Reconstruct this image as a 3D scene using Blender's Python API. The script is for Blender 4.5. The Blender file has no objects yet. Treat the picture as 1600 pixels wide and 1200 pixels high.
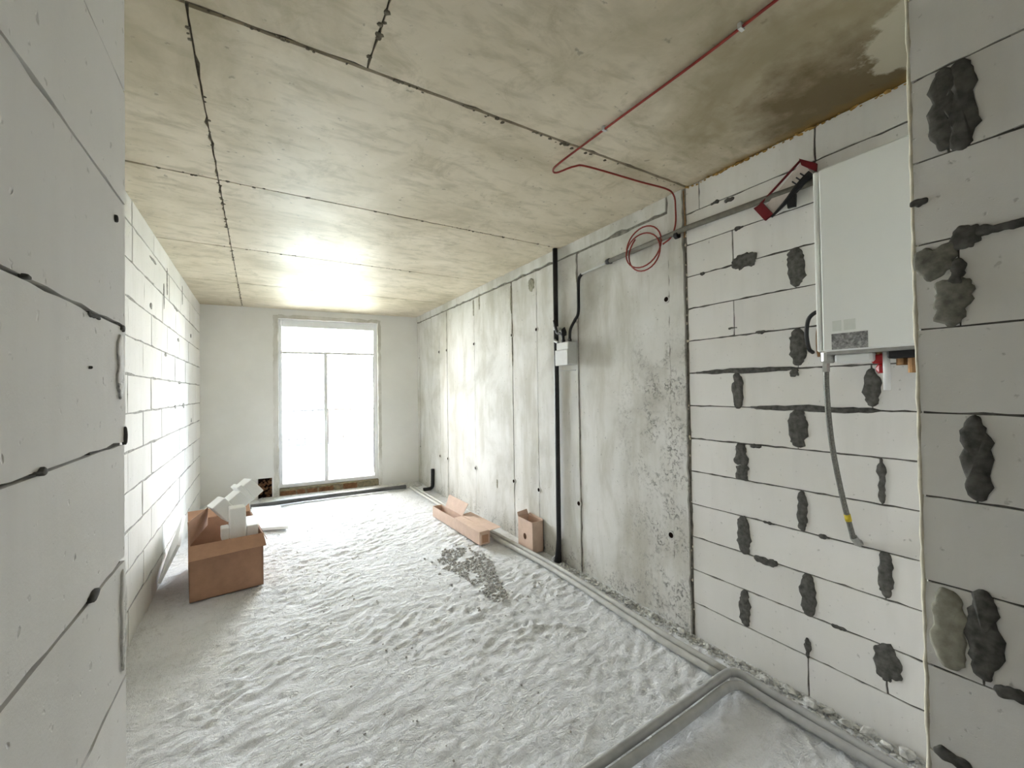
import bpy, math, random
import numpy as np
from mathutils import Vector, Matrix, noise

random.seed(7)
scene = bpy.context.scene
COL = scene.collection
PI = math.pi

# ------------------------------------------------------------------ camera
CAM_YAW, CAM_PITCH, CAM_ROLL = 0.5425, 0.0143, -0.0152
fw_ = Vector((math.sin(CAM_YAW)*math.cos(CAM_PITCH), math.cos(CAM_YAW)*math.cos(CAM_PITCH), math.sin(CAM_PITCH)))
r0_ = Vector((math.cos(CAM_YAW), -math.sin(CAM_YAW), 0)); u0_ = r0_.cross(fw_)
rr_ = math.cos(CAM_ROLL)*r0_ + math.sin(CAM_ROLL)*u0_
uu_ = -math.sin(CAM_ROLL)*r0_ + math.cos(CAM_ROLL)*u0_
cam_data = bpy.data.cameras.new('camera')
cam = bpy.data.objects.new('camera', cam_data); COL.objects.link(cam)
cam_data.sensor_width = 36.0; cam_data.lens = 656.83/1600*36; cam_data.clip_start = 0.02; cam_data.clip_end = 3000
mw = Matrix((rr_, uu_, -fw_)).transposed().to_4x4(); mw.translation = (0, 0, 1.5028)
cam.matrix_world = mw
scene.camera = cam

# ------------------------------------------------------------------ world and light
world = bpy.data.worlds.new('overcast_sky'); scene.world = world; world.use_nodes = True
bgn = world.node_tree.nodes['Background']
bgn.inputs['Color'].default_value = (1.0, 0.972, 0.955, 1)
bgn.inputs['Strength'].default_value = 32.0
scene.view_settings.view_transform = 'Standard'
scene.view_settings.look = 'None'
scene.view_settings.exposure = 0.82
scene.view_settings.gamma = 1.0
scene.view_settings.use_curve_mapping = False
scene.cycles.max_bounces = 16
scene.cycles.diffuse_bounces = 10
scene.cycles.transparent_max_bounces = 16

def portal(name, loc, target, sx, sy):
    ld = bpy.data.lights.new(name, 'AREA'); ld.shape = 'RECTANGLE'; ld.size = sx; ld.size_y = sy
    ld.cycles.is_portal = True
    o = bpy.data.objects.new(name, ld); COL.objects.link(o)
    o.location = loc
    o.rotation_euler = (Vector(target)-Vector(loc)).to_track_quat('-Z', 'Z').to_euler()
    return o

# ------------------------------------------------------------------ dimensions (metres)
XL, XR, H = -0.684, 2.275, 2.74
HALL_L, HALL_R = -0.198, 1.36
HALL_L_END, HALL_R_END = 0.967, 0.362
YB = -3.4
FA = Vector((-0.684, 7.08, 0)); FROT = -math.atan2(0.25, 2.959)      # far wall: left end and turn
FD = Vector((math.cos(FROT), math.sin(FROT), 0)); FN = Vector((-math.sin(FROT), math.cos(FROT), 0))
def FP(u, v, z): return FA + FD*u + FN*v + Vector((0, 0, z))

portal('door_portal', FP(1.63, 0.32, 1.35), FP(1.63, -2, 1.35), 1.5, 2.7)

# ------------------------------------------------------------------ materials
def _n(nt, t, **kw):
    n = nt.nodes.new(t)
    for k, v in kw.items():
        if k in n.inputs: n.inputs[k].default_value = v
        else: setattr(n, k, v)
    return n
def ramp(nt, fac, stops):
    r = nt.nodes.new('ShaderNodeValToRGB'); e = r.color_ramp.elements
    while len(e) < len(stops): e.new(0.5)
    for i, (p, c) in enumerate(stops):
        e[i].position = p; e[i].color = (*c, 1) if len(c) == 3 else c
    nt.links.new(fac, r.inputs['Fac']); return r.outputs['Color']
def mixc(nt, fac, a, b, mode='MIX'):
    m = nt.nodes.new('ShaderNodeMix'); m.data_type = 'RGBA'; m.blend_type = mode
    for sock, v in ((m.inputs[0], fac), (m.inputs[6], a), (m.inputs[7], b)):
        if hasattr(v, 'links'): nt.links.new(v, sock)
        elif isinstance(v, (int, float)): sock.default_value = v
        else: sock.default_value = (*v, 1)
    return m.outputs[2]
def mathn(nt, op, a, b=None, clamp=False):
    m = nt.nodes.new('ShaderNodeMath'); m.operation = op; m.use_clamp = clamp
    for i, v in enumerate((a, b)):
        if v is None: continue
        if hasattr(v, 'links'): nt.links.new(v, m.inputs[i])
        else: m.inputs[i].default_value = v
    return m.outputs[0]
def noise_tex(nt, vec, scale, detail=4, rough=0.55, dist=0.0, stretch=None):
    if stretch:
        mp = nt.nodes.new('ShaderNodeMapping'); mp.inputs['Scale'].default_value = stretch
        nt.links.new(vec, mp.inputs['Vector']); vec = mp.outputs['Vector']
    n = _n(nt, 'ShaderNodeTexNoise', Scale=scale, Detail=detail, Roughness=rough, Distortion=dist)
    nt.links.new(vec, n.inputs['Vector']); return n.outputs['Fac']
def base_mat(name, rough=0.8, spec=0.3):
    m = bpy.data.materials.new(name); m.use_nodes = True; nt = m.node_tree
    b = nt.nodes['Principled BSDF']; b.inputs['Roughness'].default_value = rough
    b.inputs['Specular IOR Level'].default_value = spec
    return m, nt, b
def pos(nt): return nt.nodes.new('ShaderNodeNewGeometry').outputs['Position']
def bump(nt, b, height, strength, dist, prev=None):
    n = nt.nodes.new('ShaderNodeBump'); n.inputs['Strength'].default_value = strength; n.inputs['Distance'].default_value = dist
    nt.links.new(height, n.inputs['Height'])
    if prev is not None: nt.links.new(prev, n.inputs['Normal'])
    nt.links.new(n.outputs['Normal'], b.inputs['Normal']); return n.outputs['Normal']

def simple(name, col, rough=0.6, spec=0.4, metal=0.0, var=0.08, scale=30, bstr=0.0, bdist=0.001):
    m, nt, b = base_mat(name, rough, spec); b.inputs['Metallic'].default_value = metal
    f = noise_tex(nt, pos(nt), scale, 3)
    lo = tuple(max(0, c*(1-var)) for c in col); hi = tuple(min(1, c*(1+var)) for c in col)
    nt.links.new(ramp(nt, f, [(0.3, lo), (0.7, hi)]), b.inputs['Base Color'])
    if bstr: bump(nt, b, f, bstr, bdist)
    return m

def make_aac():
    m, nt, b = base_mat('aerated_concrete_block', 0.9, 0.15); p = pos(nt)
    oi = nt.nodes.new('ShaderNodeObjectInfo').outputs['Random']
    c = ramp(nt, oi, [(0.0, (0.75, 0.74, 0.715)), (0.5, (0.79, 0.78, 0.755)), (1.0, (0.82, 0.81, 0.79))])
    big = noise_tex(nt, p, 2.2, 5, 0.6)
    c = mixc(nt, mathn(nt, 'MULTIPLY', ramp(nt, big, [(0.42, (0, 0, 0)), (0.72, (1, 1, 1))]), 0.4), c, (0.68, 0.665, 0.605))
    st = noise_tex(nt, p, 9, 4, 0.6, 0, (1.2, 1.2, 0.18))
    c = mixc(nt, mathn(nt, 'MULTIPLY', ramp(nt, st, [(0.5, (0, 0, 0)), (0.75, (1, 1, 1))]), 0.3), c, (0.64, 0.63, 0.60))
    pit = noise_tex(nt, p, 55, 2, 0.5)
    c = mixc(nt, mathn(nt, 'MULTIPLY', ramp(nt, pit, [(0.70, (0, 0, 0)), (0.76, (1, 1, 1))]), 0.5), c, (0.40, 0.39, 0.36))
    nt.links.new(c, b.inputs['Base Color'])
    n1 = bump(nt, b, noise_tex(nt, p, 260, 3, 0.7), 0.25, 0.0012)
    n2 = bump(nt, b, noise_tex(nt, p, 22, 4, 0.6), 0.25, 0.004, n1)
    bump(nt, b, ramp(nt, pit, [(0.68, (1, 1, 1)), (0.76, (0, 0, 0))]), 0.4, 0.003, n2)
    return m
def make_concrete_wall():
    m, nt, b = base_mat('cast_concrete_wall', 0.75, 0.25); p = pos(nt)
    big = noise_tex(nt, p, 1.3, 6, 0.6, 0.4)
    c = ramp(nt, big, [(0.3, (0.43, 0.42, 0.37)), (0.48, (0.65, 0.645, 0.61)), (0.7, (0.77, 0.765, 0.745))])
    st = noise_tex(nt, p, 5, 5, 0.65, 0.3, (1, 1, 0.22))
    c = mixc(nt, mathn(nt, 'MULTIPLY', ramp(nt, st, [(0.46, (0, 0, 0)), (0.66, (1, 1, 1))]), 0.6), c, (0.43, 0.415, 0.345))
    sep = nt.nodes.new('ShaderNodeSeparateXYZ'); nt.links.new(p, sep.inputs[0])
    # honeycombed strip of the pour next to the blockwork and along its foot
    my = _n(nt, 'ShaderNodeMapRange'); nt.links.new(sep.outputs['Y'], my.inputs['Value'])
    my.inputs['From Min'].default_value = 2.35; my.inputs['From Max'].default_value = 1.9
    mz = _n(nt, 'ShaderNodeMapRange'); nt.links.new(sep.outputs['Z'], mz.inputs['Value'])
    mz.inputs['From Min'].default_value = 2.0; mz.inputs['From Max'].default_value = 1.5
    mf = _n(nt, 'ShaderNodeMapRange'); nt.links.new(sep.outputs['Z'], mf.inputs['Value'])
    mf.inputs['From Min'].default_value = 0.22; mf.inputs['From Max'].default_value = 0.05
    mask = mathn(nt, 'MAXIMUM', mathn(nt, 'MULTIPLY', my.outputs[0], mz.outputs[0]), mf.outputs[0])
    clump = ramp(nt, noise_tex(nt, p, 7, 4, 0.6, 0.5), [(0.42, (0, 0, 0)), (0.62, (1, 1, 1))])
    pit = ramp(nt, noise_tex(nt, p, 48, 4, 0.65, 0.6), [(0.50, (0, 0, 0)), (0.60, (1, 1, 1))])
    pm = mathn(nt, 'MULTIPLY', mathn(nt, 'MULTIPLY', pit, clump), mask)
    c = mixc(nt, mathn(nt, 'MULTIPLY', pm, 0.75), c, (0.13, 0.13, 0.115))
    pore = ramp(nt, noise_tex(nt, p, 38, 2, 0.5), [(0.70, (0, 0, 0)), (0.75, (1, 1, 1))])
    c = mixc(nt, mathn(nt, 'MULTIPLY', pore, 0.5), c, (0.22, 0.22, 0.2))
    nt.links.new(c, b.inputs['Base Color'])
    n1 = bump(nt, b, noise_tex(nt, p, 120, 3, 0.6), 0.15, 0.001)
    n2 = bump(nt, b, noise_tex(nt, p, 6, 5, 0.6), 0.25, 0.008, n1)
    bump(nt, b, mathn(nt, 'SUBTRACT', 1.0, pm), 0.6, 0.006, n2)
    return m
def make_ceiling():
    m, nt, b = base_mat('cast_concrete_ceiling', 0.48, 0.17); p = pos(nt)
    big = noise_tex(nt, p, 1.6, 6, 0.62, 0.5)
    c = ramp(nt, big, [(0.28, (0.41, 0.36, 0.255)), (0.46, (0.585, 0.52, 0.40)), (0.7, (0.71, 0.64, 0.52))])
    sm = noise_tex(nt, p, 9, 5, 0.6, 0.3, (0.6, 1.6, 1))
    c = mixc(nt, mathn(nt, 'MULTIPLY', ramp(nt, sm, [(0.5, (0, 0, 0)), (0.68, (1, 1, 1))]), 0.6), c, (0.40, 0.355, 0.25))
    bl = noise_tex(nt, p, 4.5, 6, 0.7, 0.8)
    c = mixc(nt, mathn(nt, 'MULTIPLY', ramp(nt, bl, [(0.54, (0, 0, 0)), (0.66, (1, 1, 1))]), 0.45), c, (0.36, 0.315, 0.215))
    pore = ramp(nt, noise_tex(nt, p, 26, 3, 0.5), [(0.68, (0, 0, 0)), (0.74, (1, 1, 1))])
    c = mixc(nt, mathn(nt, 'MULTIPLY', pore, 0.55), c, (0.2, 0.18, 0.14))
    # water stain near the blockwork corner
    def blob(cx, cy, r, ns, amp, edge):
        v = nt.nodes.new('ShaderNodeVectorMath'); v.operation = 'DISTANCE'
        nt.links.new(p, v.inputs[0]); v.inputs[1].default_value = (cx, cy, H)
        d = mathn(nt, 'ADD', v.outputs['Value'], mathn(nt, 'MULTIPLY', mathn(nt, 'SUBTRACT', noise_tex(nt, p, ns, 5, 0.6), 0.5), amp))
        mr = _n(nt, 'ShaderNodeMapRange'); nt.links.new(d, mr.inputs['Value'])
        mr.inputs['From Min'].default_value = r; mr.inputs['From Max'].default_value = r-edge
        return mr.outputs[0]
    c = mixc(nt, mathn(nt, 'MULTIPLY', blob(1.95, 0.80, 0.75, 4, 1.0, 0.35), 0.6), c, (0.27, 0.225, 0.13))
    c = mixc(nt, mathn(nt, 'MULTIPLY', blob(2.15, 0.78, 0.46, 6, 0.6, 0.25), 0.85), c, (0.13, 0.088, 0.034))
    c = mixc(nt, mathn(nt, 'MULTIPLY', blob(2.02, 0.47, 0.22, 7, 0.35, 0.03), 0.9), c, (0.56, 0.52, 0.41))
    # rusty run along the joint with the blockwork
    sep = nt.nodes.new('ShaderNodeSeparateXYZ'); nt.links.new(p, sep.inputs[0])
    jx = _n(nt, 'ShaderNodeMapRange'); nt.links.new(mathn(nt, 'ADD', sep.outputs['X'], mathn(nt, 'MULTIPLY', noise_tex(nt, p, 14, 4), 0.12)), jx.inputs['Value'])
    jx.inputs['From Min'].default_value = 2.26; jx.inputs['From Max'].default_value = 2.33
    jy = _n(nt, 'ShaderNodeMapRange'); nt.links.new(sep.outputs['Y'], jy.inputs['Value'])
    jy.inputs['From Min'].default_value = 1.75; jy.inputs['From Max'].default_value = 1.4
    c = mixc(nt, mathn(nt, 'MULTIPLY', mathn(nt, 'MULTIPLY', jx.outputs[0], jy.outputs[0]), 0.8), c, (0.25, 0.15, 0.035))
    nt.links.new(c, b.inputs['Base Color'])
    rg = ramp(nt, big, [(0.3, (0.55, 0.55, 0.55)), (0.7, (0.42, 0.42, 0.42))]); nt.links.new(rg, b.inputs['Roughness'])
    n1 = bump(nt, b, noise_tex(nt, p, 90, 3, 0.6), 0.1, 0.001)
    n2 = bump(nt, b, noise_tex(nt, p, 5, 4, 0.6), 0.12, 0.008, n1)
    bump(nt, b, pore, 0.3, -0.002, n2)
    return m
def make_floor():
    m, nt, b = base_mat('rough_cement_screed', 0.85, 0.2); p = pos(nt)
    big = noise_tex(nt, p, 1.5, 6, 0.62, 0.4)
    c = ramp(nt, big, [(0.3, (0.72, 0.73, 0.73)), (0.5, (0.81, 0.825, 0.835)), (0.7, (0.85, 0.865, 0.88))])
    sp = noise_tex(nt, p, 16, 5, 0.65, 0.5)
    c = mixc(nt, mathn(nt, 'MULTIPLY', ramp(nt, sp, [(0.55, (0, 0, 0)), (0.72, (1, 1, 1))]), 0.5), c, (0.52, 0.52, 0.50))
    nt.links.new(c, b.inputs['Base Color'])
    n1 = bump(nt, b, noise_tex(nt, p, 150, 3, 0.65), 0.5, 0.003)
    n2 = bump(nt, b, noise_tex(nt, p, 34, 5, 0.7, 0.4, (1, 0.6, 1)), 1.0, 0.022, n1)
    bump(nt, b, noise_tex(nt, p, 12, 5, 0.65, 0.5, (0.55, 1.1, 1)), 0.8, 0.035, n2)
    return m
def make_plaster():
    m, nt, b = base_mat('grey_wall_plaster', 0.85, 0.2); p = pos(nt)
    big = noise_tex(nt, p, 1.8, 5, 0.6)
    c = ramp(nt, big, [(0.3, (0.72, 0.72, 0.695)), (0.7, (0.79, 0.79, 0.77))])
    nt.links.new(c, b.inputs['Base Color'])
    bump(nt, b, noise_tex(nt, p, 60, 4, 0.6), 0.15, 0.002)
    return m
def make_card(name, a, bb):
    m, nt, b = base_mat(name, 0.8, 0.2); p = pos(nt)
    f = noise_tex(nt, p, 14, 4, 0.6)
    nt.links.new(ramp(nt, f, [(0.3, a), (0.7, bb)]), b.inputs['Base Color'])
    bump(nt, b, noise_tex(nt, p, 90, 2), 0.1, 0.001)
    return m
def make_foam_white():
    m, nt, b = base_mat('white_polystyrene', 0.8, 0.2); p = pos(nt)
    v = _n(nt, 'ShaderNodeTexVoronoi', Scale=220.0); nt.links.new(p, v.inputs['Vector'])
    nt.links.new(ramp(nt, v.outputs['Distance'], [(0.0, (0.86, 0.87, 0.86)), (1.0, (0.78, 0.79, 0.78))]), b.inputs['Base Color'])
    bump(nt, b, v.outputs['Distance'], 0.2, -0.001)
    return m
def make_glass(name, tint):
    m = bpy.data.materials.new(name); m.use_nodes = True; nt = m.node_tree; nt.nodes.clear()
    out = nt.nodes.new('ShaderNodeOutputMaterial'); t = nt.nodes.new('ShaderNodeBsdfTransparent'); t.inputs['Color'].default_value = (*tint, 1)
    g = nt.nodes.new('ShaderNodeBsdfGlossy'); g.inputs['Roughness'].default_value = 0.02
    fr = _n(nt, 'ShaderNodeFresnel', IOR=1.45); mx = nt.nodes.new('ShaderNodeMixShader')
    nt.links.new(fr.outputs[0], mx.inputs[0]); nt.links.new(t.outputs[0], mx.inputs[1]); nt.links.new(g.outputs[0], mx.inputs[2])
    nt.links.new(mx.outputs[0], out.inputs['Surface']); return m
def make_sticker():
    m, nt, b = base_mat('printed_rating_label', 0.35, 0.5)
    tc = nt.nodes.new('ShaderNodeTexCoord').outputs['Object']
    f = noise_tex(nt, tc, 60, 3, 0.7, 0.3)
    c = ramp(nt, f, [(0.38, (0.10, 0.10, 0.10)), (0.52, (0.24, 0.24, 0.24)), (0.66, (0.42, 0.42, 0.41))])
    nt.links.new(c, b.inputs['Base Color']); return m

MAT = dict(
    aac=make_aac(), conc=make_concrete_wall(), ceil=make_ceiling(), floor=make_floor(), plaster=make_plaster(),
    mortar=simple('dark_joint_mortar', (0.15, 0.145, 0.13), 0.95, 0.1, var=0.35, scale=40, bstr=0.5, bdist=0.004),
    mortar_light=simple('grey_joint_adhesive', (0.36, 0.355, 0.33), 0.95, 0.1, var=0.3, scale=30, bstr=0.5, bdist=0.004),
    wallseam=simple('wall_seam_dirt', (0.22, 0.21, 0.18), 0.95, 0.1, var=0.4, scale=25, bstr=0.5, bdist=0.004),
    seam=simple('formwork_seam_dirt', (0.13, 0.115, 0.085), 0.95, 0.1, var=0.4, scale=25, bstr=0.5, bdist=0.004),
    smear=simple('dark_grey_adhesive', (0.105, 0.103, 0.093), 0.95, 0.1, var=0.4, scale=45, bstr=0.4, bdist=0.003),
    smear_mid=simple('mid_grey_adhesive', (0.20, 0.195, 0.165), 0.95, 0.1, var=0.35, scale=50, bstr=0.6, bdist=0.003),
    smear_pale=simple('olive_grey_adhesive', (0.33, 0.32, 0.26), 0.95, 0.1, var=0.25, scale=35, bstr=0.7, bdist=0.003),
    pufoam=simple('yellowed_expanding_foam', (0.42, 0.26, 0.08), 0.8, 0.3, var=0.6, scale=30, bstr=0.5, bdist=0.004),
    pufoam_pale=simple('pale_expanding_foam', (0.72, 0.68, 0.56), 0.8, 0.3, var=0.15, scale=30, bstr=0.5, bdist=0.003),
    pvc=simple('white_window_plastic', (0.80, 0.81, 0.82), 0.35, 0.5, var=0.02),
    gasket=simple('dark_rubber_gasket', (0.05, 0.052, 0.058), 0.6, 0.3),
    glass=make_glass('clear_glazing', (0.97, 0.98, 0.98)), glass_blue=make_glass('bluish_glazing', (0.86, 0.93, 1.0)),
    brick=simple('broken_brown_brick', (0.20, 0.105, 0.055), 0.95, 0.1, var=0.4, scale=25, bstr=0.8, bdist=0.006),
    brick_grey=simple('dirty_sill_mortar', (0.24, 0.21, 0.14), 0.95, 0.1, var=0.35, scale=25, bstr=0.8, bdist=0.006),
    void=simple('dark_cavity', (0.025, 0.014, 0.009), 0.95, 0.05),
    black=simple('black_conduit_plastic', (0.012, 0.012, 0.013), 0.45, 0.4, var=0.2),
    pipe_grey=simple('grey_pipe_insulation', (0.40, 0.405, 0.395), 0.5, 0.4, var=0.1, scale=18, bstr=0.15, bdist=0.002),
    pipe_pale=simple('pale_dusty_pipe_insulation', (0.50, 0.50, 0.47), 0.6, 0.3, var=0.12, scale=14, bstr=0.15, bdist=0.002),
    pipe_dark=simple('dark_grey_pipe_insulation', (0.12, 0.122, 0.12), 0.6, 0.3, var=0.25, scale=10, bstr=0.15, bdist=0.002),
    conduit=simple('dusty_grey_conduit', (0.17, 0.16, 0.13), 0.6, 0.3, var=0.2),
    red=simple('red_cable_sheath', (0.27, 0.03, 0.02), 0.5, 0.4, var=0.15),
    redbright=simple('red_valve_plastic', (0.40, 0.008, 0.012), 0.35, 0.5, var=0.1),
    darkred=simple('dark_red_print', (0.14, 0.006, 0.010), 0.5, 0.3, var=0.15),
    printwhite=simple('off_white_print', (0.60, 0.54, 0.50), 0.6, 0.3, var=0.1),
    boiler=simple('white_enamel_casing', (0.80, 0.82, 0.80), 0.3, 0.5, var=0.015, scale=4),
    boiler_side=simple('pale_grey_casing', (0.70, 0.72, 0.71), 0.35, 0.5, var=0.02, scale=4),
    ghost=simple('pale_grey_transfer', (0.66, 0.69, 0.65), 0.35, 0.5, var=0.04, scale=40),
    sticker=make_sticker(),
    steel=simple('brushed_steel', (0.42, 0.42, 0.40), 0.35, 0.5, metal=0.85, var=0.1),
    brass=simple('tarnished_brass', (0.33, 0.19, 0.09), 0.4, 0.5, metal=0.7, var=0.3),
    hose=simple('grey_braided_hose', (0.17, 0.17, 0.15), 0.4, 0.5, metal=0.4, var=0.4, scale=180),
    yellow=simple('yellow_band', (0.55, 0.42, 0.02), 0.5, 0.4),
    jbox=simple('pale_grey_box_plastic', (0.60, 0.61, 0.60), 0.45, 0.4, var=0.04),
    card=make_card('brown_cardboard', (0.36, 0.21, 0.135), (0.43, 0.255, 0.165)),
    card_pale=make_card('pale_cardboard', (0.58, 0.43, 0.34), (0.66, 0.50, 0.40)),
    card_mid=make_card('tan_cardboard', (0.36, 0.21, 0.135), (0.43, 0.255, 0.165)),
    foam=make_foam_white(),
    gravel=simple('grey_cement_crumbs', (0.44, 0.435, 0.415), 0.95, 0.1, var=0.35, scale=60),
    crumb=simple('pale_cement_crumbs', (0.55, 0.55, 0.52), 0.95, 0.1, var=0.3, scale=40, bstr=0.5, bdist=0.003),
    parapet=simple('pale_blue_parapet_paint', (0.52, 0.57, 0.64), 0.8, 0.2, var=0.04, scale=3),
    balcony=simple('pale_balcony_concrete', (0.62, 0.62, 0.62), 0.85, 0.2, var=0.06, scale=4),
    rail=simple('darkened_rail_steel', (0.10, 0.09, 0.085), 0.5, 0.4, var=0.04),  # tone set dark so the railing shows against the bright sky
    outer_skin=simple('added_skin_render', (0.55, 0.54, 0.52), 0.9, 0.1, var=0.15, scale=6),
    cap=simple('grey_parapet_capping', (0.10, 0.11, 0.14), 0.5, 0.4, var=0.05),
    ground=simple('hazy_distant_ground', (0.42, 0.45, 0.40), 0.95, 0.05, var=0.15, scale=0.02),
)

# ------------------------------------------------------------------ mesh helpers
class MB:
    def __init__(s): s.v = []; s.f = []; s.mi = []; s.cur = 0
    def add(s, vs, fs):
        o = len(s.v); s.v += [tuple(x) for x in vs]; s.f += [tuple(i+o for i in f) for f in fs]; s.mi += [s.cur]*len(fs); return s
    def box(s, x0, x1, y0, y1, z0, z1, M=None):
        vs = [Vector((x, y, z)) for z in (z0, z1) for y in (y0, y1) for x in (x0, x1)]
        if M is not None: vs = [M @ v for v in vs]
        return s.add(vs, [(0, 2, 3, 1), (4, 5, 7, 6), (0, 1, 5, 4), (2, 6, 7, 3), (0, 4, 6, 2), (1, 3, 7, 5)])
    def bevel_box(s, x0, x1, y0, y1, z0, z1, b, M=None):
        vs = []; 
        for sx in (0, 1):
            for sy in (0, 1):
                for sz in (0, 1):
                    x = (x0, x1)[sx]; y = (y0, y1)[sy]; z = (z0, z1)[sz]
                    dx, dy, dz = [(b, -b)[k] for k in (sx, sy, sz)]
                    vs += [Vector((x, y+dy, z+dz)), Vector((x+dx, y, z+dz)), Vector((x+dx, y+dy, z))]
        if M is not None: vs = [M @ v for v in vs]
        I = lambda sx, sy, sz, k: (sx*4+sy*2+sz)*3+k
        fs = []
        for sx in (0, 1): fs.append((I(sx,0,0,0), I(sx,1,0,0), I(sx,1,1,0), I(sx,0,1,0)) if sx else (I(sx,0,0,0), I(sx,0,1,0), I(sx,1,1,0), I(sx,1,0,0)))
        for sy in (0, 1): fs.append((I(0,sy,0,1), I(0,sy,1,1), I(1,sy,1,1), I(1,sy,0,1)) if sy else (I(0,sy,0,1), I(1,sy,0,1), I(1,sy,1,1), I(0,sy,1,1)))
        for sz in (0, 1): fs.append((I(0,0,sz,2), I(1,0,sz,2), I(1,1,sz,2), I(0,1,sz,2)) if sz else (I(0,0,sz,2), I(0,1,sz,2), I(1,1,sz,2), I(1,0,sz,2)))
        for a in (0, 1):
            for c in (0, 1):
                fs.append((I(a,c,0,0), I(a,c,1,0), I(a,c,1,1), I(a,c,0,1)))
                fs.append((I(a,0,c,0), I(a,1,c,0), I(a,1,c,2), I(a,0,c,2)))
                fs.append((I(0,a,c,1), I(1,a,c,1), I(1,a,c,2), I(0,a,c,2)))
                for e in (0, 1): fs.append((I(a,c,e,0), I(a,c,e,1), I(a,c,e,2)))
        return s.add(vs, fs)
    def tube(s, pts, r, n=10, cap=True):
        pts = [Vector(p) for p in pts]; rs = r if isinstance(r, (list, tuple)) else [r]*len(pts)
        vs = []; ref = None
        for i, p in enumerate(pts):
            t = (pts[min(i+1, len(pts)-1)]-pts[max(i-1, 0)]).normalized()
            if ref is None: ref = Vector((0, 0, 1)) if abs(t.z) < 0.9 else Vector((1, 0, 0))
            a = t.cross(ref).normalized(); b = a.cross(t).normalized(); ref = b
            for k in range(n):
                q = 2*PI*k/n; vs.append(p+(a*math.cos(q)+b*math.sin(q))*rs[i])
        fs = [(i*n+k, i*n+(k+1) % n, (i+1)*n+(k+1) % n, (i+1)*n+k) for i in range(len(pts)-1) for k in range(n)]
        if cap: fs += [tuple(range(n-1, -1, -1)), tuple((len(pts)-1)*n+k for k in range(n))]
        return s.add(vs, fs)
    def sheet(s, quad, t):
        q = [Vector(p) for p in quad]; nrm = (q[1]-q[0]).cross(q[3]-q[0]).normalized()*t/2
        return s.add([p-nrm for p in q]+[p+nrm for p in q], [(3,2,1,0), (4,5,6,7), (0,1,5,4), (1,2,6,5), (2,3,7,6), (3,0,4,7)])
    def prism(s, outline, y0, y1, M=None):
        n = len(outline); vs = [Vector((x, y0, z)) for x, z in outline]+[Vector((x, y1, z)) for x, z in outline]
        if M is not None: vs = [M @ v for v in vs]
        return s.add(vs, [tuple(range(n)), tuple(range(2*n-1, n-1, -1))]+[((i+1) % n, i, n+i, n+(i+1) % n) for i in range(n)])
    def lump(s, c, r, sq=(1, 1, 1), j=0.3):
        c = Vector(c); vs = []; g = (1+5**.5)/2
        for a, b_ in ((-1, g), (1, g), (-1, -g), (1, -g)): vs += [(a, b_, 0), (0, a, b_), (b_, 0, a)]
        out = []
        for x in vs:
            d = Vector(x).normalized()*r*(1+random.uniform(-j, j)); out.append(c+Vector((d.x*sq[0], d.y*sq[1], d.z*sq[2])))
        return s.add(out, ICO)
    def mesh(s, name, mats, smooth=False):
        me = bpy.data.meshes.new(name); me.from_pydata(s.v, [], s.f)
        for m in (mats if isinstance(mats, (list, tuple)) else [mats]): me.materials.append(MAT[m] if isinstance(m, str) else m)
        if any(s.mi): me.polygons.foreach_set('material_index', s.mi)
        if smooth: me.polygons.foreach_set('use_smooth', [True]*len(me.polygons))
        me.update(); me.validate()
        return me
    def build(s, name, mats, parent=None, smooth=False, loc=None, rz=0):
        return link(name, s.mesh(name, mats, smooth), parent, loc, rz)
def _ico():
    g = (1+5**.5)/2; vs = []
    for a, b_ in ((-1, g), (1, g), (-1, -g), (1, -g)): vs += [(a, b_, 0), (0, a, b_), (b_, 0, a)]
    V = [Vector(v) for v in vs]; F = []
    for i in range(12):
        for j in range(i+1, 12):
            for k in range(j+1, 12):
                if all(abs((V[a]-V[b]).length-2) < 0.01 for a, b in ((i, j), (j, k), (i, k))):
                    n = (V[j]-V[i]).cross(V[k]-V[i]); F.append((i, j, k) if n.dot(V[i]) > 0 else (i, k, j))
    return F
ICO = _ico()
def link(name, me, parent=None, loc=None, rz=0):
    o = bpy.data.objects.new(name, me); COL.objects.link(o)
    if loc is not None: o.location = loc
    if rz: o.rotation_euler = (0, 0, rz)
    if parent is not None: o.parent = parent
    return o
def empty(name, loc, rz=0):
    o = bpy.data.objects.new(name, None); COL.objects.link(o); o.location = loc; o.rotation_euler = (0, 0, rz); o.empty_display_size = 0.1
    return o
def tag(o, label=None, cat=None, group=None, kind=None):
    if label: o['label'] = label
    if cat: o['category'] = cat
    if group: o['group'] = group
    if kind: o['kind'] = kind
    return o
def smooth_path(P, k=8):
    P = [Vector(p) for p in P]; Q = [P[0]*2-P[1]]+P+[P[-1]*2-P[-2]]; out = []
    for i in range(1, len(Q)-2):
        a, b, c, d = Q[i-1:i+3]
        for j in range(k):
            t = j/k
            out.append(0.5*((2*b)+(c-a)*t+(2*a-5*b+4*c-d)*t*t+(3*b-a-3*c+d)*t**3))
    out.append(P[-1]); return out
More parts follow.
